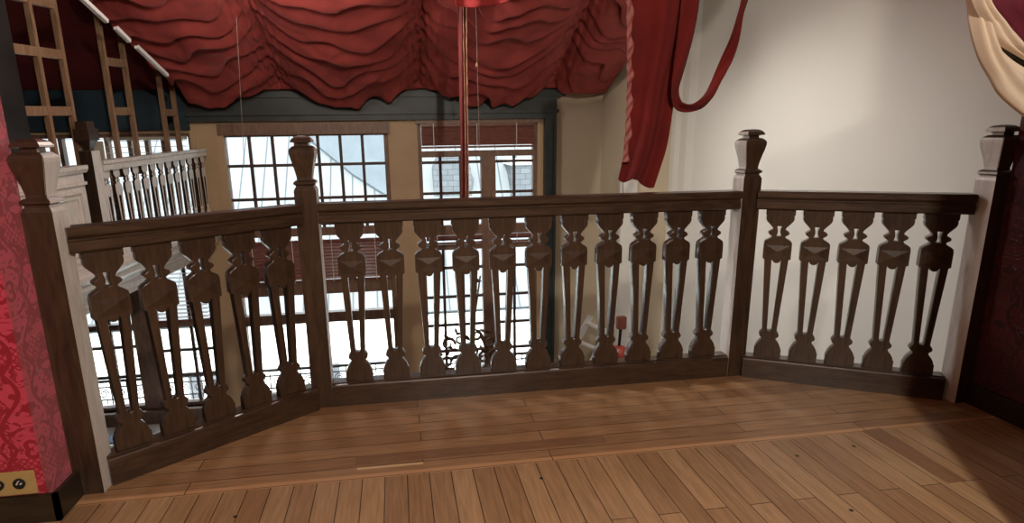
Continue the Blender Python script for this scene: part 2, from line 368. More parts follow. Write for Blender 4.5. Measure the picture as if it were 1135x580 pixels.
# ---- baluster: flat sawn board with two slots and a raised diamond block
BH = .753
half = [(0,.0635),(.030,.0635),(.033,.059),(.040,.061),(.052,.0605),(.062,.056),(.074,.045),(.086,.034),(.094,.028),(.100,.027),(.104,.033),(.110,.043),(.117,.046),(.124,.043),
        (.130,.033),(.134,.028),(.142,.033),(.152,.050),(.160,.059),(.166,.0605),(.245,.0605),(.248,.0525),(.430,.0425),(.612,.0325),(.618,.037),(.626,.043),(.634,.045),(.642,.042),(.648,.034),
        (.654,.031),(.662,.035),(.674,.045),(.690,.054),(.702,.057),(.708,.0610),(.753,.0610)]
def splat_mesh():
    cu = bpy.data.curves.new('splat', 'CURVE'); cu.dimensions = '2D'; cu.fill_mode = 'BOTH'
    def poly(pts):
        sp = cu.splines.new('POLY'); sp.points.add(len(pts)-1); sp.use_cyclic_u = True
        for p, (x, y) in zip(sp.points, pts): p.co = (x, y, 0, 1)
    L = [(-w, BH-t) for t, w in half]; Rr = [(w, BH-t) for t, w in reversed(half)]
    poly(L+Rr)
    poly([(-.011, BH-.083), (-.0075, BH-.100), (-.006, BH-.112), (-.0085, BH-.124), (-.012, BH-.134), (.012, BH-.134), (.0085, BH-.124), (.006, BH-.112), (.0075, BH-.100), (.011, BH-.083)])
    arch = [(.0185*math.cos(a), BH-.248-.017*math.sin(a)) for a in [math.pi*k/8 for k in range(9)]]
    poly([(-.0115, BH-.606), (-.0215, BH-.2525)]+[(-x, y) for x, y in arch]+[(.0215, BH-.2525), (.0115, BH-.606), (.008, BH-.613), (-.008, BH-.613)])
    cu.extrude = .0195; cu.bevel_depth = .0022; cu.bevel_resolution = 1; cu.offset = -.0022
    o = bpy.data.objects.new('splat', cu); COL.objects.link(o)
    dg = bpy.context.evaluated_depsgraph_get(); dg.update()
    me = bpy.data.meshes.new_from_object(o.evaluated_get(dg)); bpy.data.objects.remove(o)
    me.transform(Matrix.Rotation(R(90), 4, 'X'))
    me.name = 'baluster'; return me
SPL = splat_mesh()
def block_mesh():
    m = MB(); w, z0, z1, f, b = .0612, BH-.243, BH-.172, -.026, .026
    for sgn, y in ((1, f), (-1, b)):
        yo = -.0215*sgn
        m.hexa([(-w, yo, z0), (w, yo, z0), (w, yo*.4, z0), (-w, yo*.4, z0), (-w, yo, z1), (w, yo, z1), (w, yo*.4, z1), (-w, yo*.4, z1)])
        zc = (z0+z1)/2
        m.add([(-w*.92, yo, z0+.004), (w*.92, yo, z0+.004), (w*.92, yo, z1-.004), (-w*.92, yo, z1-.004), (0, yo-.0055*sgn, zc)],
              [(0, 1, 4), (1, 2, 4), (2, 3, 4), (3, 0, 4), (0, 3, 2, 1)])
    return m.mesh('diamond_block')
BLK = block_mesh()
SPL.materials.clear(); SPL.materials.append(M['oak_v']); BLK.materials.append(M['oak_v'])
def section(a, b, n, label, t0=0, t1=1):
    mid = (a+b)/2; ang = math.atan2(b.y-a.y, b.x-a.x); L = (b-a).length
    e = empty('balustrade', (mid.x, mid.y, 0), label, 'balustrade', 'sections of the balcony balustrade', rz=ang)
    x0, x1 = -L/2+t0, L/2-t1
    def prof(name, pts, mat):
        m = MB(); k = len(pts)
        m.add([(x0, y, z) for y, z in pts]+[(x1, y, z) for y, z in pts], [tuple(range(k)), tuple(range(2*k-1, k-1, -1))]+[(i, i+k, (i+1) % k+k, (i+1) % k) for i in range(k)])
        o = m.build(name, mat, None); o.parent = e; return o
    prof('handrail', [(-.034,.862),(-.040,.868),(-.040,.900),(-.034,.904),(-.034,.910),(-.046,.918),(-.050,.924),(-.050,.942),(-.044,.950),(.044,.950),(.050,.942),(.050,.924),(.046,.918),(.034,.910),(.034,.904),(.040,.900),(.040,.868),(.034,.862)], 'oak_h')
    prof('bottom_rail', [(-.045,.0),(-.045,.098),(-.041,.104),(-.030,.108),(-.030,.113),(.030,.113),(.030,.108),(.041,.104),(.045,.098),(.045,.0)], 'oak_h')
    for k in range(1, n):
        o = bpy.data.objects.new('baluster', SPL); COL.objects.link(o); o.parent = e; o.location = (-L/2+L*k/n, 0, .112)
        p = bpy.data.objects.new('diamond_block', BLK); COL.objects.link(p); p.parent = o
    return e
section(C0, C1, 6, 'slanting left section of dark oak balustrade beside the red wall', .062, .052)
section(C1, C2, 12, 'long middle section of dark oak balustrade with eleven balusters', .047, .047)
section(C2, C3, 6, 'right section of dark oak balustrade in front of the pale wall', .05, .055)

# ================================================================ BALCONY ROOM
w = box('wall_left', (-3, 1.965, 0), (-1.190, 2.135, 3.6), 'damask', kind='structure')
m = MB(); m.box((-3, 1.95, 0), (-1.157, 1.965, .10)); m.box((-1.172, 1.95, 0), (-1.157, 2.11, .10)); m.build('baseboard_left', 'oak_black', kind='structure')
w = MB(); w.box((2.552, 1.60, 0), (3.4, 2.199, 3.6)); w.build('wall_right', 'damask_shaded', kind='structure')
box('baseboard_right', (2.538, 1.58, 0), (2.552, 2.199, .10), 'oak_black', kind='structure')
box('wall_back', (-3, -2.7, 0), (3.4, -2.6, 3.6), 'frame', kind='structure')
box('wall_side_left', (-3.1, -2.7, -.22), (-3, 2.135, 3.6), 'frame', kind='structure')
box('wall_side_right', (3.4, -2.7, -2.6), (3.5, 2.2, 3.6), 'frame', kind='structure')
box('wall_jamb', (1.60, .72, 0), (3.4, .86, 3.6), 'damask_shaded', kind='structure')
box('ceiling_balcony', (-3.1, -2.7, 3.6), (3.5, 2.25, 3.7), 'frame', kind='structure')

# socket on the left wall
y = 1.965
e = empty('wall_socket', (-1.275, y, .104), 'brass double socket plate low on the bright red wall', 'socket')
MB().box((-1.352, y-.007, .104), (-1.214, y, .188)).build('plate', 'brass', e, bevel=.0025)
for cx in (-1.262, -1.325):
    m = MB(); pr = [(.018, 0), (.018, .004), (.0155, .004), (.0145, -.000)]
    vs = []; n = 24
    m.lathe([(.0185, 0), (.0185, .004), (.016, .0045), (.0155, .001)], (0, 0, 0), n)
    m.v = [(cx+a, y-.007-c, .146+b) for a, b, c in m.v]
    o = m.build('outlet', 'black', e, smooth=False)
    m = MB()
    for s in (-1, 1): m.box((cx+s*.006-.002, y-.0135, .144), (cx+s*.006+.002, y-.0075, .148))
    m.box((cx-.0015, y-.016, .153), (cx+.0015, y-.0075, .156))
    m.build('contact', 'alu', o)

# ================================================================ STUDIO SHELL
WY = 6.4
ZF = -2.6
oak_floor = M['oak_h']
box('floor_studio', (-5, -.2, ZF-.1), (3.6, 6.6, ZF), 'oak_black', kind='structure')
# window wall piers, sill wall, and wall above
zt = 1.80
def pier(name, x0, x1, z0, z1, mat='tan', y0=WY, y1=WY+.22): return box(name, (x0, y0, z0), (x1, y1, z1), mat, kind='structure')
pier('wall_front', -5, -3.55, ZF, zt)
pier('wall_front_pier', -1.96, -1.70, ZF, zt)
pier('wall_front_pier', -.055, .245, ZF, zt)
pier('wall_front_pier', 1.512, 1.70, ZF, zt)
pier('wall_front_sill', -3.55, -1.96, ZF, -1.56, 'frame')
pier('wall_front_sill', -1.70, -.055, ZF, -1.56, 'frame')
pier('wall_front_sill', .245, 1.512, ZF, -1.56, 'frame')
pier('wall_front_head', -3.55, -1.96, 1.30, zt)
pier('wall_front_head', -1.70, -.055, 1.30, zt)
pier('wall_front_head', .245, 1.512, 1.40, zt)
pier('wall_front_return', 1.70, 2.30, ZF, 2.0, 'cream')
# dark moulded beam above the windows and dark upright at its right end
m = MB()
m.box((-1.95, 6.33, 1.40), (1.70, WY-.001, 1.80)); m.box((-1.95, 6.305, 1.455), (1.715, 6.34, 1.49)); m.box((-1.95, 6.31, 1.62), (1.715, 6.34, 1.66))
m.build('trim_1', 'header', kind='structure')
m = MB(); m.box((1.575, 6.33, ZF), (1.695, WY-.001, 1.40)); m.box((1.668, 6.315, ZF), (1.697, 6.33, 1.40)); m.build('trim_2', 'header', kind='structure')
m = MB(); m.box((-5, 6.36, 1.33), (-1.95, WY-.001, 2.2)); m.box((-3.6, 6.34, 1.33), (-1.95, 6.37, 1.355)); m.build('trim_3', 'blue_dark', kind='structure')
m = MB(); m.box((1.62, 6.30, 1.625), (1.78, 6.40, 1.645)); m.box((1.70, 6.33, 1.60), (1.74, 6.36, 1.625)); m.build('trim_4', 'header', kind='structure')
# right hand wall with its pilaster
def vwall(name, pts, z0, z1, mat, t=.12):
    m = MB()
    for (x0, y0), (x1, y1) in zip(pts, pts[1:]):
        d = Vector((x1-x0, y1-y0)).normalized(); n = Vector((-d.y, d.x))*t
        m.hexa([(x0, y0, z0), (x1, y1, z0), (x1+n.x, y1+n.y, z0), (x0+n.x, y0+n.y, z0), (x0, y0, z1), (x1, y1, z1), (x1+n.x, y1+n.y, z1), (x0+n.x, y0+n.y, z1)])
    return m.build(name, mat, kind='structure')
vwall('wall_right_studio', [(2.215, 6.4), (2.322, 5.66)], ZF, 4.2, 'cream')
vwall('wall_right_pilaster', [(2.322, 5.66), (2.66, 5.66)], ZF, 4.2, 'cream')
vwall('wall_right_main', [(2.66, 5.67), (2.672, 5.60), (2.705, 5.55), (2.715, 5.45), (2.745, 5.35), (2.95, 2.20)], ZF, 4.2, 'white_wall')
box('wall_right_end', (2.60, 2.2, ZF), (3.5, 2.26, -.22), 'white_wall', kind='structure')
box('wall_right_close', (2.95, 2.199, -.22), (3.5, 2.26, 4.2), 'white_wall', kind='structure')
box('wall_left_studio', (-5.1, -.2, ZF), (-5, 6.6, 3.8), 'blue_dark', kind='structure')
box('wall_back_studio', (-5, -.3, ZF), (3.5, -.2, -.22), 'cream', kind='structure')
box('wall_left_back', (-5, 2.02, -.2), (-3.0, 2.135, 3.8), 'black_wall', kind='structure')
# sloping ceiling behind the drapery
SL = .45
def ceil_z(Y): return 1.62+SL*(6.3-Y)
m = MB(); a, b = 6.6, 2.0
m.hexa([(-5.1, b, ceil_z(b)+.16), (2.36, b, ceil_z(b)+.16), (2.36, a, ceil_z(a)+.16), (-5.1, a, ceil_z(a)+.16), (-5.1, b, ceil_z(b)+.3), (2.36, b, ceil_z(b)+.3), (2.36, a, ceil_z(a)+.3), (-5.1, a, ceil_z(a)+.3)])
m.build('ceiling', 'black_wall', kind='structure')
m = MB(); m.hexa([(2.24, 2.2, ceil_z(2.2)+.03), (2.30, 2.2, ceil_z(2.2)+.03), (2.34, 5.64, ceil_z(5.64)+.03), (2.28, 5.64, ceil_z(5.64)+.03), (2.24, 2.2, 4.25), (2.30, 2.2, 4.25), (2.34, 5.64, 4.25), (2.28, 5.64, 4.25)]); m.build('wall_right_upper', 'cream', kind='structure')
box('ceiling_right', (2.2, 2.2, 4.2), (3.5, 5.9, 4.3), 'white_wall', kind='structure')
box('bright_strip', (2.175, 5.635, ZF), (2.330, 5.70, .93), 'white_wall', kind='structure')  # added white board standing in for a bright strip of wall

# ================================================================ DRAPED FABRIC UNDER THE CEILING
nv = Vector((0, -SL, -1)).normalized(); sv = Vector((0, -1, SL)).normalized()     # out of / up the slope
cols = [-3.75, -2.40, -1.04, .27, 1.62, 2.62]
def swag(X, t):
    for k in range(5):
        if X <= cols[k+1] or k == 4: break
    wd = cols[k+1]-cols[k]; u = max(0, min(1, (X-cols[k])/wd)); env = 4*u*(1-u)
    wob = noise.noise(Vector((X*1.3, t*1.1, k*3.1)))
    T = t + (.22+.05*math.sin(k*2.3))*env + .10*wob
    lam = .27+.05*noise.noise(Vector((k*5.1, t*.7, 3)))*0
    p = T/lam + 1.2*noise.noise(Vector((k*7.7, t*.9, 0))) + 1.0*noise.noise(Vector((X*3.1+k, t*2, 4)))
    f = p-math.floor(p); i = math.floor(p)
    amp = (.078+.045*noise.noise(Vector((i*1.7, k*2.9, X*1.1))))*(env**.55)
    h = amp*math.sin(math.pi*f**.36)**1.15; fold = h
    p2 = (T+.10*env)/.11; h += .005*math.sin(p2*2*math.pi+3*wob)*env**.5*max(0, noise.noise(Vector((X*2, t*3, 9)))+.35)
    # tight radiating pleats beside the gathering lines
    g = math.exp(-(min(u, 1-u)/.10)**2)
    h += g*(.010*math.sin(t*38+X*18+4*wob)+.010*math.sin(X*110+t*6+5*wob)) - .05*g
    h += .11*env + .03*wob
    h += .006*noise.noise(Vector((X*14, t*14, 2)))
    return h, fold
def G_line(Y): return -1.841-.1746*(6.35-Y)
def fab(u, v):
    Xl = G_line(6.26-v*4.3*sv.z*.0-v*4.3*abs(sv.y))+.03; X = Xl+u*(2.21-Xl)
    h, fold = swag(X, v*4.3)
    t = v*4.3-.95*fold
    if v < .012: h *= v/.012*.8; 
    if X > 1.75: h *= .25+.75*max(0, (2.21-X)/.46)
    base = Vector((X, 6.26, ceil_z(6.26)+.06))
    return base+sv*t+nv*h
wedge = grid('draped_fabric', fab, 560, 460, 'swag', thick=.004)
tag(wedge, 'faded red fabric gathered in swags under the sloping ceiling', 'drapery')

m = MB(); zz = lambda Y: ceil_z(Y)+.10
m.hexa([(-4.9, 2.2, zz(2.2)), (G_line(2.2)-.02, 2.2, zz(2.2)), (G_line(6.34)-.02, 6.34, zz(6.34)), (-4.9, 6.34, zz(6.34)), (-4.9, 2.2, zz(2.2)+.05), (G_line(2.2)-.02, 2.2, zz(2.2)+.05), (G_line(6.34)-.02, 6.34, zz(6.34)+.05), (-4.9, 6.34, zz(6.34)+.05)])
m.build('ceiling_gallery', 'velvet', kind='structure')  # dimness of the gallery put into this darker lining
# ================================================================ LEFT GALLERY
G0 = Vector((-1.841, 6.35, 0)); GD = Vector((-.1719, -.9851, 0)).normalized(); GO = Vector((.9851, -.1719, 0)).normalized()
def G(s, o, z): p = G0+GD*s+GO*o; return (p.x, p.y, z-.037*s)
def sY(Y): return (6.35-Y)/.9851
def gbox(m, s0, s1, o0, o1, z0, z1):
    return m.hexa([G(s0,o0,z0), G(s0,o1,z0), G(s1,o1,z0), G(s1,o0,z0), G(s0,o0,z1), G(s0,o1,z1), G(s1,o1,z1), G(s1,o0,z1)])
def gprof(m, s0, s1, pts):
    k = len(pts)
    return m.add([G(s0, o, z) for o, z in pts]+[G(s1, o, z) for o, z in pts], [tuple(range(k)), tuple(range(2*k-1, k-1, -1))]+[(i, i+k, (i+1) % k+k, (i+1) % k) for i in range(k)])
m = MB(); gprof(m, .0, 4.3, [(-.30,.12),(-.02,.12),(-.02,.16),(0,.165),(.005,.21),(.03,.225),(.03,.245),(.055,.285),(.095,.315),(.11,.325),(.11,.36),(.13,.375),(.145,.40),(.145,.43),(.12,.445),(.06,.455),(-.30,.455)])
tag(m.build('cornice', 'gallery'), 'pale moulded cornice along the edge of the left gallery', 'cornice')
m = MB(); gbox(m, 0, 4.2, -2.6, -.30, .30, .44); m.build('floor_gallery', 'oak_black', kind='structure')
# gallery balustrade
gb = empty('gallery_balustrade', G(.8, 0, .455), 'pale gallery balustrade with slender flat balusters beside the windows', 'balustrade')
s_end = sY(4.78)
m = MB(); gprof(m, .01, s_end, [(-.03,1.08),(-.035,1.09),(-.035,1.12),(-.045,1.13),(-.045,1.155),(.045,1.155),(.045,1.13),(.035,1.12),(.035,1.09),(.03,1.08)]); m.build('handrail', 'gallery', gb)
m = MB(); gprof(m, .01, s_end, [(-.035,.455),(-.035,.52),(.035,.52),(.035,.455)]); m.build('bottom_rail', 'gallery', gb)
me = SPL.copy(); me.materials.clear(); me.materials.append(M['gallery'])
ang = math.atan2(GD.y, GD.x)
nb = 13
me.materials.append(M['oak_v'])
for p in me.polygons:
    if abs(p.normal.y) < .5: p.material_index = 1  # narrow edges take dark oak, standing for their unlit sides
mb2 = BLK.copy(); mb2.materials.clear(); mb2.materials.append(M['gallery'])
for k in range(nb):
    s = .06+k*(s_end-.12)/(nb-1)
    o = bpy.data.objects.new('baluster', me); COL.objects.link(o); o.parent = gb
    o.matrix_parent_inverse = Matrix.Translation(gb.location).inverted()
    o.location = G(s, 0, .515); o.rotation_euler = (0, 0, ang); o.scale = (.66, .45, .57/BH)
# gallery newel
s = sY(4.71); c = Vector(G(s, 0, 0))
gn = empty('gallery_newel_post', (c.x, c.y, .40), 'pale newel post ending the gallery balustrade, dark finial above', 'newel post')
h = .045
m = MB(); gbox(m, s-h, s+h, -h, h, .455, 1.23); o = m.build('post', 'gallery', gn)
o.data.materials.append(M['oak_v'])
for p in o.data.polygons:
    if abs(p.normal.dot(GO)) < .5: p.material_index = 1  # faces turned from the windows are dark: shade put into the colour
m = MB(); gbox(m, s-h*.5, s+h*.5, -h*.5, h*.5, 1.23, 1.27); gbox(m, s-h*1.2, s+h*1.2, -h*1.2, h*1.2, 1.30, 1.38)
m.hexa([G(s+a*h*.6, b*h*.6, 1.25) for a, b in ((-1,-1),(-1,1),(1,1),(1,-1))]+[G(s+a*h*1.2, b*h*1.2, 1.32) for a, b in ((-1,-1),(-1,1),(1,1),(1,-1))])
gbox(m, s-h*.9, s+h*.9, -h*.9, h*.9, 1.38, 1.43)
m.build('finial', 'oak_v', gn)
# panelled parapet
pp = empty('panelled_parapet', G(2.6, 0, .455), 'pale panelled parapet left of the gallery balustrade', 'parapet')
s0, s1 = sY(4.58), 4.3
m = MB(); gbox(m, s0, s1, -.03, .02, .455, 1.09); m.build('body', 'gallery', pp)
m = MB(); gprof(m, s0-.02, s1, [(-.05,1.09),(-.05,1.14),(.05,1.14),(.05,1.115),(.035,1.09)]); m.build('cap_rail', 'gallery', pp)
m = MB(); gprof(m, s0, s1, [(.02,1.00),(.02,1.03),(.04,1.03),(.04,1.01)]); m.build('moulding', 'gallery', pp)
def frame_rect(a, b, z0, z1, wd, o0, o1, name, mat):
    m = MB(); gbox(m, a, a+wd, o0, o1, z0, z1); gbox(m, b-wd, b, o0, o1, z0, z1); gbox(m, a+wd, b-wd, o0, o1, z0, z0+wd); gbox(m, a+wd, b-wd, o0, o1, z1-wd, z1)
    m.build(name, mat, pp)
frame_rect(s0+.05, s0+.70, .50, .975, .02, .02, .038, 'panel_frame', 'gallery')
frame_rect(s0+.09, s0+.66, .54, .935, .014, .02, .030, 'panel_frame', 'gallery')
frame_rect(s0+.78, s0+1.6, .50, .975, .02, .02, .038, 'panel_frame', 'gallery')
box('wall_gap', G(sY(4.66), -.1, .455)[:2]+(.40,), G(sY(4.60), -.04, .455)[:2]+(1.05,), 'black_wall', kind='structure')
# timber screens standing on the gallery
def screen(Ys, rungs, label):
    e = empty('timber_screen', G(sY(Ys[0]), -.1, 1.12), label, 'screen', 'timber screens above the gallery')
    for Y in Ys:
        s = sY(Y); top = ceil_z(Y)+.095+.037*s
        m = MB(); gbox(m, s-.015, s+.015, -.11, -.075, 1.0, top); m.build('post', 'screen', e)
    for a, b in zip(Ys, Ys[1:]):
        for z in rungs:
            sa, sb = sY(a)+.015, sY(b)-.015
            if z > ceil_z(b)+.05: continue
            m = MB(); gbox(m, min(sa, sb), max(sa, sb), -.107, -.078, z-.03, z+.03); m.build('rung', 'screen', e)
screen([6.10, 5.90], [1.49], 'short timber screen of two posts and one rung nearest the windows')
screen([5.43, 5.18], [1.50, 1.865], 'middle timber screen of two posts with two rungs')
screen([4.73, 4.50, 4.28], [1.50, 1.87, 2.19], 'tall timber screen of three posts at the left edge')
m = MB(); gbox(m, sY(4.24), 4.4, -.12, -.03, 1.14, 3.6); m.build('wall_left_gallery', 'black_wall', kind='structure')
# lamp track along the fabric edge
e = empty('ceiling_track', at(150, 54, 5.45), 'white metal track of three lengths along the left edge of the red fabric', 'track')
for (xa, ya, Ya, xb, yb, Yb) in ((88, -2, 4.86, 116, 24, 5.10), (126, 31, 5.22, 141, 46, 5.36), (149, 52, 5.44, 183, 84, 5.84)):
    a = at(xa+2, ya, Ya-.45); b = at(xb+2, yb, Yb-.45); m = MB(); m.bar(a, b, .026, .02); m.bar(a+Vector((.012, 0, .004)), b+Vector((.012, 0, .004)), .006, .024); m.build('track_length', 'white_paint', e)

# ================================================================ WINDOWS
def muntins(mb, xs, zs, x0, x1, z0, z1, w=.030, y=WY+.07, d=.03):
    for x in xs: mb.box((x-w/2, y, z0), (x+w/2, y+d, z1))
    for z in zs: mb.box((x0, y+.001, z-w/2), (x1, y+d-.001, z+w/2))
def hole_frame(m, x0, x1, z0, z1, t, y0, y1):
    m.box((x0, y0, z0), (x0+t, y1, z1)); m.box((x1-t, y0, z0), (x1, y1, z1)); m.box((x0+t, y0, z0), (x1-t, y1, z0+t)); m.box((x0+t, y0, z1-t), (x1-t, y1, z1))
def blind(x0, x1, z0, z1, label, pitch=.04, mat='slat', tilt=55, y=WY+.03, cords=(), open_=False, cat='blind'):
    e = empty('window_blind', ((x0+x1)/2, y, z1), label, cat)
    box('head_rail', (x0, y-.02, z1-.03), (x1, y+.02, z1), mat, e)
    m = MB(); z = z1-.04
    while z > z0+.03:
        a = R(tilt); hw = .024; c, s = math.cos(a)*hw, math.sin(a)*hw
        m.hexa([(x0, y-c, z-s), (x1, y-c, z-s), (x1, y+c, z+s), (x0, y+c, z+s), (x0, y-c, z-s+.003), (x1, y-c, z-s+.003), (x1, y+c, z+s+.003), (x0, y+c, z+s+.003)])
        z -= pitch
    m.build('slats', mat, e)
    box('bottom_rail', (x0, y-.015, z0), (x1, y+.015, z0+.022), mat, e)
    for cx in cords:
        m = MB(); m.bar((cx, y-.026, z0), (cx, y-.026, z1), .006); m.build('ladder_cord', 'white_paint', e)
    return e
# window 1 (wide gridded)
x0, x1 = -1.70, -.055
W1 = empty('window_1', ((x0+x1)/2, WY+.08, -1.56), kind='structure')
m = MB(); hole_frame(m, x0, x1, -1.56, 1.30, .045, WY+.04, WY+.12)
m.box((x0, WY+.03, .24), (x1, WY+.12, .325)); m.box((x0, WY+.03, -.71), (x1, WY+.12, -.60)); m.box((x0, WY+.03, -.39), (x1, WY+.10, -.25)); m.box((-.91, WY+.035, -1.56), (-.83, WY+.12, .24))
m.build('window_frame', 'frame', W1)
m = MB(); muntins(m, [-1.655+.2225*k for k in range(1, 7)], [.97, .63, .36], x0+.045, x1-.045, .325, 1.255); m.build('muntins', 'frame_dark', W1)
m = MB(); m.box((x0, WY+.105, -1.52), (x1, WY+.109, 1.26)); m.build('glass_pane', 'glass', W1)
box('sill', (x0, WY-.06, -1.585), (x1, WY+.04, -1.56), 'frame', W1)
box('architrave', (x0, WY-.03, 1.27), (x1+.02, WY, 1.38), 'frame', W1)
box('architrave', (x0-.03, WY-.02, -1.5), (x0+.05, WY, 1.27), 'tan', W1)
blind(x0+.05, -.88, -.25, .20, 'closed brown slatted blind in left half of the wide window', .036, cords=(-1.5, -1.1, -.93), tilt=62, y=WY+.02)
blind(-.86, x1-.05, -.25, .20, 'closed brown slatted blind in right half of the wide window', .036, cords=(-.70, -.25), tilt=62, y=WY+.02)
# window 2 (tall french window)
x0, x1 = .245, 1.512
W2 = empty('window_2', ((x0+x1)/2, WY+.08, -1.56), kind='structure')
m = MB(); hole_frame(m, x0, x1, -1.56, 1.40, .04, WY+.04, WY+.12)
m.box((x0, WY+.03, 1.02), (x1, WY+.12, 1.085)); m.box((x0, WY+.03, .19), (x1, WY+.12, .30)); m.box((x0, WY+.03, .03), (x1, WY+.12, .09)); m.box((.905, WY+.025, -1.56), (1.06, WY+.12, 1.02))
m.box((x0, WY+.03, -1.56), (x1, WY+.12, -1.48))
m.build('window_frame', 'frame', W2)
m = MB()
muntins(m, [.475, .69], [.965, .64, .36], x0+.04, .905, .30, 1.02); muntins(m, [1.27], [.965, .64, .36], 1.06, x1-.04, .30, 1.02)
muntins(m, [.475, .69], [-.18, -.51, -.84, -1.15], x0+.04, .905, -1.48, .03); muntins(m, [1.27], [-.18, -.51, -.84, -1.15], 1.06, x1-.04, -1.48, .03)
m.build('muntins', 'frame_dark', W2)
m = MB(); m.box((x0, WY+.105, -1.5), (x1, WY+.109, 1.38)); m.build('glass_pane', 'glass', W2)
box('architrave', (x0-.02, WY-.03, 1.36), (x1+.06, WY, 1.43), 'frame', W2)
box('sill', (x0, WY-.06, -1.585), (x1, WY+.04, -1.56), 'frame', W2)
blind(x0+.04, x1-.04, 1.11, 1.36, 'raised brown slatted blind at the top of the narrow window', .04, cords=(.41, .86, 1.28), tilt=66, y=WY+.0)
blind(x0+.05, .90, .10, .19, 'bunched brown blind across the narrow window left leaf', .02, cords=(.41,), tilt=20, y=WY+.0)
blind(1.065, x1-.05, .10, .19, 'bunched brown blind across the narrow window right leaf', .02, cords=(1.28,), tilt=20, y=WY+.0)
# window 3 (behind and below the gallery)
x0, x1 = -3.55, -1.96
W3 = empty('window_3', ((x0+x1)/2, WY+.08, -1.56), kind='structure')
m = MB(); hole_frame(m, x0, x1, -1.56, 1.30, .035, WY+.04, WY+.12)
for x in (-2.74, -2.535, -2.38, -2.23, -2.09, -2.95, -3.15, -3.35): m.box((x-.018, WY+.03, .28), (x+.018, WY+.10, 1.27))
m.box((x0, WY+.03, .22), (x1, WY+.12, .30)); m.box((-2.77, WY+.02, -1.56), (-2.54, WY+.12, .22)); m.box((x0, WY+.03, -.67), (x1, WY+.12, -.61))
m.build('window_frame', 'frame', W3)
m = MB(); muntins(m, [-3.02, -3.28], [-.87, -1.20], x0+.035, -2.77, -1.52, .22); muntins(m, [-2.22], [-.94, -1.22], -2.54, x1-.035, -1.52, .22); m.build('muntins', 'frame_dark', W3)
m = MB(); m.box((x0, WY+.105, -1.52), (x1, WY+.109, 1.26)); m.build('glass_pane', 'glass', W3)
box('sill', (x0, WY-.06, -1.585), (x1, WY+.04, -1.56), 'frame', W3)
blind(-2.72, x1-.04, .30, 1.27, 'pale open slatted blind behind the gallery balustrade', .055, mat='slat_light', tilt=-4, y=WY+.0)
blind(-2.53, x1-.04, -.60, .20, 'open slatted blind below the gallery cornice', .042, mat='slat', tilt=8, y=WY+.0)
box('window_board', (-2.86, WY-.03, .9), (-2.75, WY-.01, 1.235), 'cream_cloth', W3, label='cream board')
box('architrave', (x1, WY-.02, -1.5), (x1+.05, WY, 1.3), 'tan', W3)

# ================================================================ EXTERIOR IRON RAILINGS
def scroll(cx, cz, r, flip, y):
    pts = []
    for k in range(26):
        a = k/25*2.2*2*math.pi*.75; rr = r*(1-k/25*.72)
        pts.append((cx+flip*rr*math.cos(a), y, cz+rr*math.sin(a)))
    return pts
def railing(x0, x1, label):
    y = 6.80; e = empty('iron_railing', ((x0+x1)/2, y, -1.70), label, 'railing', 'iron railings outside the windows')
    for z, h in ((-1.36, .03), (-1.43, .012), (-1.58, .012), (-1.70, .018)):
        MB().box((x0, y-.012, z-h/2), (x1, y+.012, z+h/2)).build('rail', 'iron', e)
    n = max(2, round((x1-x0)/.17)); st = (x1-x0)/n
    for k in range(n+1): MB().bar((x0+k*st, y, -1.70), (x0+k*st, y, -1.36), .012).build('bar', 'iron', e)
    for k in range(n):
        MB().tube(scroll(x0+(k+.5)*st, -1.505, .058, 1 if k % 2 else -1, y), .0065, 6).build('scroll', 'iron', e)
        for q in (.33, .67): MB().bar((x0+(k+q)*st, y, -1.70), (x0+(k+q)*st, y, -1.58), .008).build('bar', 'iron', e)
railing(-3.6, -1.9, 'wrought iron railing with scrolls outside the window below the gallery')
railing(-1.72, .0, 'wrought iron railing with scrolls outside the wide gridded window')
railing(.2, 1.6, 'wrought iron railing with scrolls outside the narrow window')
box('ledge_outside', (-4, 6.63, -1.80), (3, 6.95, -1.70), 'facade', kind='structure')

# ================================================================ THINGS IN THE STUDIO
# desk under window 3
dk = empty('desk', (-2.6, 6.1, ZF), 'white topped desk under the window below the gallery', 'desk')
box('desktop', (-3.45, 5.90, -1.735), (-1.80, 6.33, -1.70), 'white_paint', dk)
box('front_panel', (-3.42, 5.95, -2.35), (-1.83, 5.97, -1.735), 'oak_black', dk)
for x in (-3.41, -1.86):
    for yy in (5.94, 6.28): MB().bar((x, yy, ZF), (x, yy, -1.735), .045).build('leg', 'oak_black', dk)
for k, (x, yy, w, l, rz, mt, lb) in enumerate(((-3.05, 6.12, .21, .29, .4, 'paper', 'white paper sheet at the left end of the desk'), (-2.93, 6.08, .15, .22, -.5, 'blue_paper', 'blue printed leaflet lying on the desk'), (-2.55, 6.13, .21, .29, .15, 'paper', 'white paper sheet at the middle of the desk'), (-2.15, 6.12, .25, .2, -.2, 'paper', 'white paper sheet at the right end of the desk'))):
    o = MB().box((-w/2, -l/2, 0), (w/2, l/2, .004+.004*(k % 2))).build('paper_sheet' if mt == 'paper' else 'leaflet', mt); o.location = (x, yy, -1.70+(0 if k != 1 else .006)); o.rotation_euler = (0, 0, rz); tag(o, lb, 'paper', 'papers on the desk')
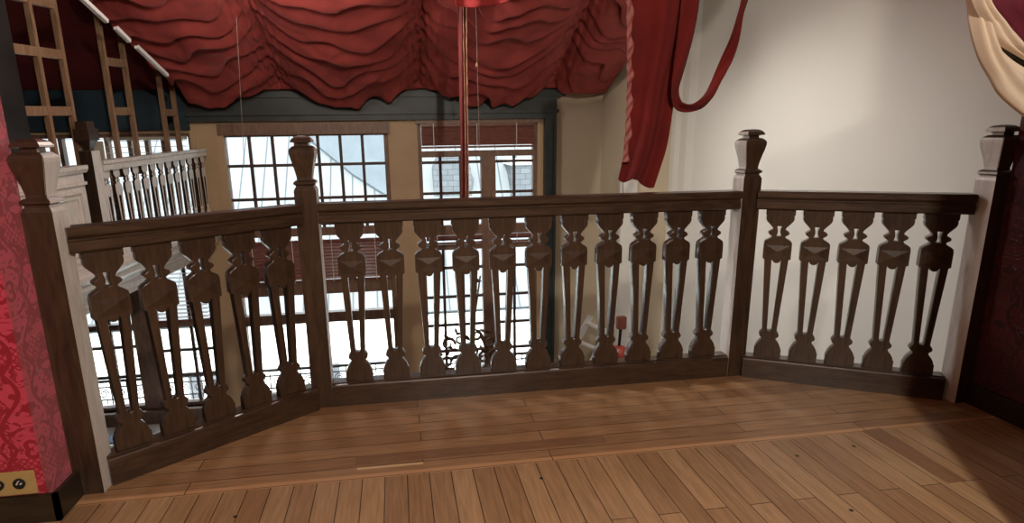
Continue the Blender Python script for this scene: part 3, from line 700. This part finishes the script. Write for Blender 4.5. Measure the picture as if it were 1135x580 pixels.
# ladder leaning in the far corner
ld = empty('ladder', (1.15, 6.0, ZF), 'aluminium ladder leaning in the far corner behind the balusters', 'ladder')
top = Vector((2.14, 6.0, -.73)); bot = Vector((1.15, 6.0, ZF))
for yy in (-.16, .16):
    MB().bar(bot+Vector((-yy*.45, yy, 0)), top+Vector((-yy*.45, yy, 0)), .04, .06).build('side_rail', 'alu', ld)
for k in range(9):
    q = bot.lerp(top, (k+.8)/9.2); MB().bar(q+Vector((.072, -.16, 0)), q+Vector((-.072, .16, 0)), .06, .02).build('rung', 'alu', ld)
# upright machine
mc = empty('floor_machine', (2.20, 5.60, ZF), 'red and cream upright floor machine beside the ladder', 'machine')
bx, by = 2.13, 5.45
MB().loft([(ZF, .10, .09, bx, by), (ZF+.1, .10, .09, bx, by), (-1.02, .08, .07, bx+.02, by), (-.98, .07, .06, bx+.02, by)]).build('body', 'cream_cloth', mc, bevel=.01)
MB().lathe([(.04, 0), (.085, .01), (.095, .05), (.09, .10), (.06, .14), (.02, .155)], (bx+.01, by, -.99), 20).build('hood', 'red_plastic', mc, smooth=True)
MB().tube([(bx+.0, by, -.9), (bx+.02, by, -.6)], .015).build('stem', 'black', mc)
MB().box((bx-.03, by-.03, -.66), (bx+.065, by+.03, -.53)).build('handle_box', plain('red brown plastic', (.26, .075, .045), .5, .1, 8), mc, bevel=.008)
MB().tube([(bx+.10, by, -.93), (bx+.15, by, -1.0), (bx+.165, by, -1.2), (bx+.16, by, -1.8), (bx+.08, by, -2.3)], .012).build('hose', 'black', mc, smooth=True)
# scrolled ornament before window 2
orn = empty('scroll_stand', (.72, 6.15, ZF), 'bronze stand with curled leafy scrolls in front of the narrow window', 'stand')
oy = 6.1
MB().lathe([(.16, 0), (.16, .03), (.05, .06), (.025, .2), (.035, .5), (.02, .8), (.03, 1.05), (.05, 1.1), (.03, 1.14)], (.72, oy, ZF), 20).build('stem', 'bronze', orn, smooth=True)
def curl(cx, cz, r, a0, turns, fl, y):
    return [(cx+fl*r*(1-.7*k/22)*math.cos(a0+turns*2*math.pi*k/22), y, cz+r*(1-.7*k/22)*math.sin(a0+turns*2*math.pi*k/22)) for k in range(23)]
for (cx, cz, r, a0, tn, fl, yy) in ((.47,-.93,.075,0,1.1,1,6.08),(.60,-.90,.07,1,1.2,-1,6.14),(.44,-1.12,.09,2,1.2,1,6.1),(.57,-1.12,.075,0,1.1,-1,6.06),(.50,-1.28,.06,1,1.2,1,6.12),
        (.92,-.93,.075,2,1.2,1,6.1),(.99,-1.08,.08,0,1.1,-1,6.06),(.86,-1.12,.07,1,1.1,1,6.13),(.78,-.85,.06,3,1.1,1,6.1),(.74,-1.05,.06,0,1.2,-1,6.1),(.94,-1.27,.06,2,1.1,1,6.1),(.80,-1.27,.05,0,1.2,-1,6.1),(.63,-1.25,.06,2,1.1,1,6.1)):
    MB().tube(curl(cx, cz, r, a0, tn, fl, yy), [.016*(1-.5*k/22) for k in range(23)], 6).build('scroll', 'bronze', orn, smooth=True)
for k, (x0_, z0_, x1_, z1_) in enumerate(((.72,-1.46,.46,-1.3),(.72,-1.46,.58,-1.2),(.72,-1.46,.72,-.85),(.72,-1.46,.86,-1.2),(.72,-1.46,1.0,-1.3),(.72,-.85,.83,-.2))):
    MB().tube([(x0_, oy, z0_), ((x0_+x1_)/2, oy, (z0_+z1_)/2-.03), (x1_, oy, z1_)], .009, 6).build('branch', 'bronze', orn, smooth=True)
random.seed(3)
for k in range(34):
    x = random.choice((random.uniform(.38, .68), random.uniform(.74, 1.04))); z = random.uniform(-1.35, -.78); a = random.uniform(0, 6.28); L = random.uniform(.035, .065)
    m = MB(); c = Vector((x, oy+random.uniform(-.05, .05), z)); d = Vector((math.cos(a), .3, math.sin(a)))*L; n = Vector((-math.sin(a), .1, math.cos(a)))*L*.38; t = Vector((0, -.006, 0))
    m.add([c-d, c+n, c+d, c-n, c+t, c-t], [(0,1,4),(1,2,4),(2,3,4),(3,0,4),(1,0,5),(2,1,5),(3,2,5),(0,3,5)]); m.build('leaf', 'bronze', orn)
for (x, z) in ((.80, -.25), (.76, -.35)):
    m = MB(); c = Vector((x, oy, z)); m.add([c+Vector((-.05, 0, .01)), c+Vector((0, 0, .025)), c+Vector((.05, 0, -.01)), c+Vector((0, 0, -.02)), c+Vector((0, .01, 0)), c-Vector((0, .01, 0))], [(0,1,4),(1,2,4),(2,3,4),(3,0,4),(1,0,5),(2,1,5),(3,2,5),(0,3,5)]); m.build('leaf', 'bronze', orn)

# ================================================================ HANGING CLOTHS AND CORDS
# red sash with gold braid
sa = empty('hanging_sash', at(512, 0, 4.5), 'narrow red sash with gold braid hanging in front of the narrow window', 'sash')
tx, bx_ = at(512, -20, 4.5), at(516, 262, 4.5)
def sash(u, v):
    c = tx.lerp(bx_, v); wdt = .062-.012*v
    return c+Vector(((u-.5)*wdt, .010*math.sin(u*9+v*5)+.01*math.sin(v*7), 0))
grid('band', sash, 12, 60, 'sash', sa, thick=.003)
for off, rad in ((.006, .0045), (.028, .0055)):
    MB().tube([tx.lerp(bx_, k/40)+Vector((off*(1-.15*k/40)+.001*math.sin(k*1.9), -.016+.01*math.sin(k/40*7), 0)) for k in range(41)], [rad*.6*(1+.3*math.sin(k*2.2)) for k in range(41)], 6).build('braid', 'gold', sa, smooth=True)
def cordthing(name, a, b, r, label, bead=None):
    e = empty(name, a, label, 'cord'); MB().tube([a, (a+b)/2, b], r, 6).build('line', 'cord', e)
    if bead: MB().lathe([(.002, -.018), (.010, -.010), (.011, 0), (.006, .012), (.002, .018)], bead, 12).build('bead', 'gold', e, smooth=True)
cordthing('pull_cord', at(527, -10, 4.5), at(531.5, 165, 4.5), .0025, 'thin pull cord with a small knob right of the red sash', at(528.5, 72, 4.5))
cordthing('thin_wire', at(262, 20, 4.5), at(271, 185, 4.5), .0018, 'thin pale wire hanging before the wide gridded window')
# bright red flap at the top
def flap(u, v):
    p = at(lerp_path([(505,), (525,), (545,), (563,)], u)[0], -25+v*(34-5*abs(u-.35)*4*.5), 4.2)
    return p+Vector((0, .02*math.sin(u*11), 0))
tag(grid('cloth_flap', flap, 24, 12, 'flap', thick=.004), 'small bright red cloth edge hanging at the top centre', 'cloth')

# large red drape tail
DY = 3.0
tail = empty('curtain_tail', at(735, -30, DY), 'long deep red velvet curtain tail hanging before the pale wall', 'curtain')
Ledge = [(700, -40), (700, 0), (701, 50), (699, 100), (696, 150), (690, 178), (685, 199)]
Redge = [(786, -40), (775, 0), (766, 35), (752, 80), (744, 120), (736, 165), (722, 206)]
def tailf(u, v):
    a = lerp_path(Ledge, v); b = lerp_path(Redge, v)
    x = a[0]+(b[0]-a[0])*u; y = a[1]+(b[1]-a[1])*u
    if v > .9: y += (v-.9)*10*(3*math.sin(u*9)-4*(math.exp(-((u-.3)/.12)**2)))
    p = at(x, y, DY)
    return p+Vector((0, .022*math.sin(u*9+v*1.5)+.006*math.sin(u*23+v*4)-.02*v, 0))
grid('velvet', tailf, 60, 90, 'velvet', tail, thick=.005)
def trimf(u, v):
    a = lerp_path([(697, -40), (698, 30), (698, 80), (697, 130), (693, 180)], v)
    x = a[0]-3+u*(6+1.5*math.sin(v*40)); p = at(x, a[1], DY-.03)
    return p+Vector((.0015*math.sin(v*77), .004*math.sin(v*97+u*5), 0))
grid('satin_trim', trimf, 6, 140, 'ribbon', tail, thick=.004, label='pink satin edge')
tie = [(766, -40, 12), (765, 0, 12), (760, 40, 12), (753, 75, 11), (748, 100, 9), (751, 116, 8), (762, 120, 6), (776, 116, 8), (787, 105, 6.5), (795, 88, 5), (805, 66, 7.5), (814, 42, 8.5), (822, 12, 8), (829, -12, 8), (836, -40, 8)]
def tief(u, v):
    c = lerp_path(tie, v); c2 = lerp_path(tie, min(1, v+.01)); c1 = lerp_path(tie, max(0, v-.01))
    dx, dy = c2[0]-c1[0], c2[1]-c1[1]; L = math.hypot(dx, dy) or 1; nx, ny = dy/L, -dx/L
    wdt = c[2]*1.0
    p = at(c[0]+nx*wdt*(u-.5)*2*.66, c[1]+ny*wdt*(u-.5)*2*.66, DY-.05)
    return p+Vector((0, .02*math.sin(u*4+v*16), 0))
tb = empty('curtain_tie', at(766, -40, DY-.05), 'dark red tie band looping down beside the curtain tail', 'curtain tie')
grid('band', tief, 10, 140, 'velvet', tb, thick=.005)
a, b = at(690, 200, DY), at(691, 232, DY)
MB().tube([a+Vector((0,0,.03)), b], .0018, 6).build('loose_string', 'black', tail, label='dark loose string')

# cream lined curtain at the right edge
CY = 1.72
cc = empty('lined_curtain', at(1130, -20, CY), 'purple curtain with cream lining swept aside at the upper right', 'curtain')
def ribbon(name, A, B, mat, dep=0, wav=.02, fr=6):
    def f(u, v):
        a = lerp_path(A, v); b = lerp_path(B, v); x = a[0]+(b[0]-a[0])*u; y = a[1]+(b[1]-a[1])*u
        return at(x, y, CY+dep)+Vector((0, -wav*math.sin(u*math.pi)+.006*math.sin(u*fr*3+v*4), 0))
    grid(name, f, 20, 50, mat, cc, thick=.004)
ribbon('lining', [(1062, -60), (1072, 0), (1077, 35), (1086, 65), (1098, 88), (1108, 106), (1135, 130), (1180, 160)], [(1070, -60), (1079, 0), (1091, 32), (1101, 52), (1115, 64), (1135, 74), (1160, 86), (1200, 110)], 'cream_cloth', 0, .04)
ribbon('lining', [(1066, -60), (1078, 0), (1094, 30), (1106, 47), (1135, 66), (1180, 95)], [(1078, -60), (1090, 0), (1112, 28), (1135, 53), (1160, 80), (1190, 100)], 'cream_cloth', -.03, .03)
ribbon('velvet_face', [(1074, -60), (1087, 0), (1110, 27), (1135, 55), (1165, 90)], [(1200, -60), (1200, 0), (1210, 30), (1215, 60), (1220, 100)], 'purple', .03, .05, 14)
ribbon('gap_shade', [(1090, 30), (1100, 48), (1112, 62), (1135, 76), (1165, 100)], [(1098, 26), (1112, 44), (1135, 62), (1160, 80), (1180, 95)], 'oak_black', .06, .02)  # dark strip standing in for the shaded gap between the linings

# ================================================================ OUTSIDE
BY = 15.0
fc = empty('opposite_building', (0, BY, -14), 'sunlit stone building across the street with a zinc roof', 'building')
MB().box((-16, BY, -14), (18, BY+9, -3.3)).build('facade', 'facade', fc)
for z in (-3.3, -3.75, -4.1): MB().box((-16, BY-.25, z-.06), (18, BY, z+.06)).build('string_course', 'facade', fc)
def roof_box(y0, z0, y1, z1, name, mat):
    o = MB().hexa([(-16, 0, 0), (18, 0, 0), (18, math.hypot(y1-y0, z1-z0), 0), (-16, math.hypot(y1-y0, z1-z0), 0), (-16, 0, .1), (18, 0, .1), (18, math.hypot(y1-y0, z1-z0), .1), (-16, math.hypot(y1-y0, z1-z0), .1)]).build(name, mat)
    o.location = (0, y0-BY, z0+14); o.rotation_euler = (math.atan2(z1-z0, y1-y0), 0, 0); o.parent = fc; return o
roof_box(BY+.1, -3.25, BY+6.2, 3.2, 'roof', 'zinc')
for x, z, w, h in ((-2.05, -4.95, .75, 1.1), (-5.0, -4.95, .75, 1.1), (-.1, -4.95, .75, 1.1), (1.9, -4.95, .75, 1.1), (-8, -4.95, .75, 1.1), (5, -4.95, .75, 1.1)):
    f = MB().box((x-w/2, BY-.03, z-h/2), (x+w/2, BY+.0, z+h/2)).build('window', M['slate'], fc)
    mm = MB(); mm.box((x-.03, BY-.06, z-h/2), (x+.03, BY-.03, z+h/2)); mm.box((x-w/2-.06, BY-.08, z-h/2-.08), (x+w/2+.06, BY-.0, z-h/2)); o = mm.build('window_frame', 'white_paint', fc)
hp = []
for x, y in ((345, 158), (392, 196), (440, 226), (450, 130), (345, 130)):
    d = CF + CR*((x-567.5-PX)/F) - CU*((y-290-PY)/F); n_ = Vector((0, -6.45, 6.1)).normalized(); q0 = Vector((0, BY+.1, -3.1)); p = CO + d*((q0-CO).dot(n_)/d.dot(n_)); hp.append((p, p+n_*.12))
m = MB(); k = 5; m.add([a for a, b in hp]+[b for a, b in hp], [tuple(range(k)), tuple(range(2*k-1, k-1, -1))]+[(i, i+k, (i+1) % k+k, (i+1) % k) for i in range(k)]); m.build('dark_roof_slope', plain('dark blue zinc', (.085, .104, .118), .8, .1, 2), fc, label='darker blue roof slope')  # darker slab laid just above the zinc roof plane
# slate dormer and chimney seen through the narrow window
dm = fc
p = at(500, 190, BY+3.0)
m = MB(); nseg = 18; prof = [(p.x+.55*math.cos(math.pi*k/nseg), p.z+.55*math.sin(math.pi*k/nseg)) for k in range(nseg+1)]+[(p.x-.55, p.z-2.4), (p.x+.55, p.z-2.4)]
k = len(prof); m.add([(x, BY+2.6, z) for x, z in prof]+[(x, BY+5, z) for x, z in prof], [tuple(range(k)), tuple(range(2*k-1, k-1, -1))]+[(i, i+k, (i+1) % k+k, (i+1) % k) for i in range(k)])
m.build('dormer', 'slate', dm)
ch = fc
a = at(566, 196, BY+2.6); b = at(592, 196, BY+2.6)
MB().box((a.x, BY+2.4, -2.4), (b.x, BY+3.4, a.z+.35)).build('chimney', 'slate', ch)
MB().box((a.x-.08, BY+2.32, a.z+.35), (b.x+.08, BY+3.48, a.z+.5)).build('chimney_coping', 'facade', ch)
dw = fc
p = at(291, 318, BY+.6)
MB().box((p.x-.32, BY+.55, p.z-.45), (p.x+.32, BY+1.9, p.z+.42)).build('dormer', 'white_paint', dw)
m = MB(); [m.box((p.x-.26+i*.18, BY+.52, p.z-.36+j*.25), (p.x-.26+i*.18+.15, BY+.55, p.z-.36+j*.25+.21)) for i in range(3) for j in range(3)]; m.build('dormer_panes', 'slate', dw)
box('street_ground', (-30, 7, -14.2), (30, 40, -14), 'facade', kind='structure')

# ================================================================ LIGHT
W = bpy.data.worlds.new('sky'); S.world = W; W.use_nodes = True
bg = W.node_tree.nodes['Background']; bg.inputs[0].default_value = (.86, .93, 1.0, 1); bg.inputs[1].default_value = 5.5
def light(kind, name, loc, energy, col, size=.3, target=None, rot=None, **kw):
    l = bpy.data.lights.new(name, kind); l.energy = energy; l.color = col
    if kind == 'AREA': l.size = size
    elif kind in ('POINT', 'SPOT'): l.shadow_soft_size = size
    for k, v in kw.items(): setattr(l, k, v)
    o = bpy.data.objects.new(name, l); COL.objects.link(o); o.location = loc
    if target is not None: o.rotation_euler = (Vector(target)-Vector(loc)).to_track_quat('-Z', 'Y').to_euler()
    return o
sun = light('SUN', 'sun', (0, 0, 20), 6.5, (1, .97, .92), target=(3.0, 9, 12)); sun.data.angle = R(.6)
# balcony lamp, then fill lights added for the studio
light('POINT', 'balcony_lamp', (.62, -1.1, 2.55), 325, (1, .91, .78), .05)
for k, (p, tg, en) in enumerate((((.9, 4.5, 2.25), (2.85, 4.3, -.5), 95), ((1.3, 4.1, 2.45), (2.9, 3.3, -.7), 75), ((-.6, 3.9, 2.3), (2.8, 4.7, -1.0), 105))):
    light('SPOT', 'wall_fill_spot', p, en, (1, .95, .88), .12, target=tg, spot_size=R(104), spot_blend=1)  # unseen spots added to brighten the right wall
light('POINT', 'studio_fill', (-.75, 3.9, 2.25), 40, (1, .92, .84), .25)  # unseen fill added to lift the gallery front and fabric
for n_, (xa, xb, za, zb) in enumerate(((-3.55, -1.96, -1.5, 1.28), (-1.68, -.06, -1.5, 1.28), (.26, 1.5, -1.5, 1.38))):
    p = light('AREA', 'sky_portal', ((xa+xb)/2, WY+.17, (za+zb)/2), 1, (1, 1, 1)); p.data.shape = 'RECTANGLE'; p.data.size = xb-xa; p.data.size_y = zb-za
    p.rotation_euler = (R(-90), 0, 0); p.data.cycles.is_portal = True

# ================================================================ CAMERA
cam = bpy.data.cameras.new('camera'); co = bpy.data.objects.new('camera', cam); COL.objects.link(co)
cam.sensor_width = 36; cam.sensor_fit = 'HORIZONTAL'; cam.lens = 36*F/1135
cam.shift_x = -PX/1135; cam.shift_y = PY/1135; cam.clip_start = .05; cam.clip_end = 200
mt = Matrix((CR, CU, -CF)).transposed().to_4x4(); mt.translation = CO; co.matrix_world = mt
S.camera = co
vs = S.view_settings; vs.view_transform = 'Standard'; vs.look = 'None'; vs.gamma = 1; vs.exposure = 0; vs.use_curve_mapping = False
try: S.cycles.use_denoising = True; S.cycles.max_bounces = 10; S.cycles.diffuse_bounces = 5; S.cycles.sample_clamp_indirect = 8; S.cycles.transparent_max_bounces = 12
except Exception: pass
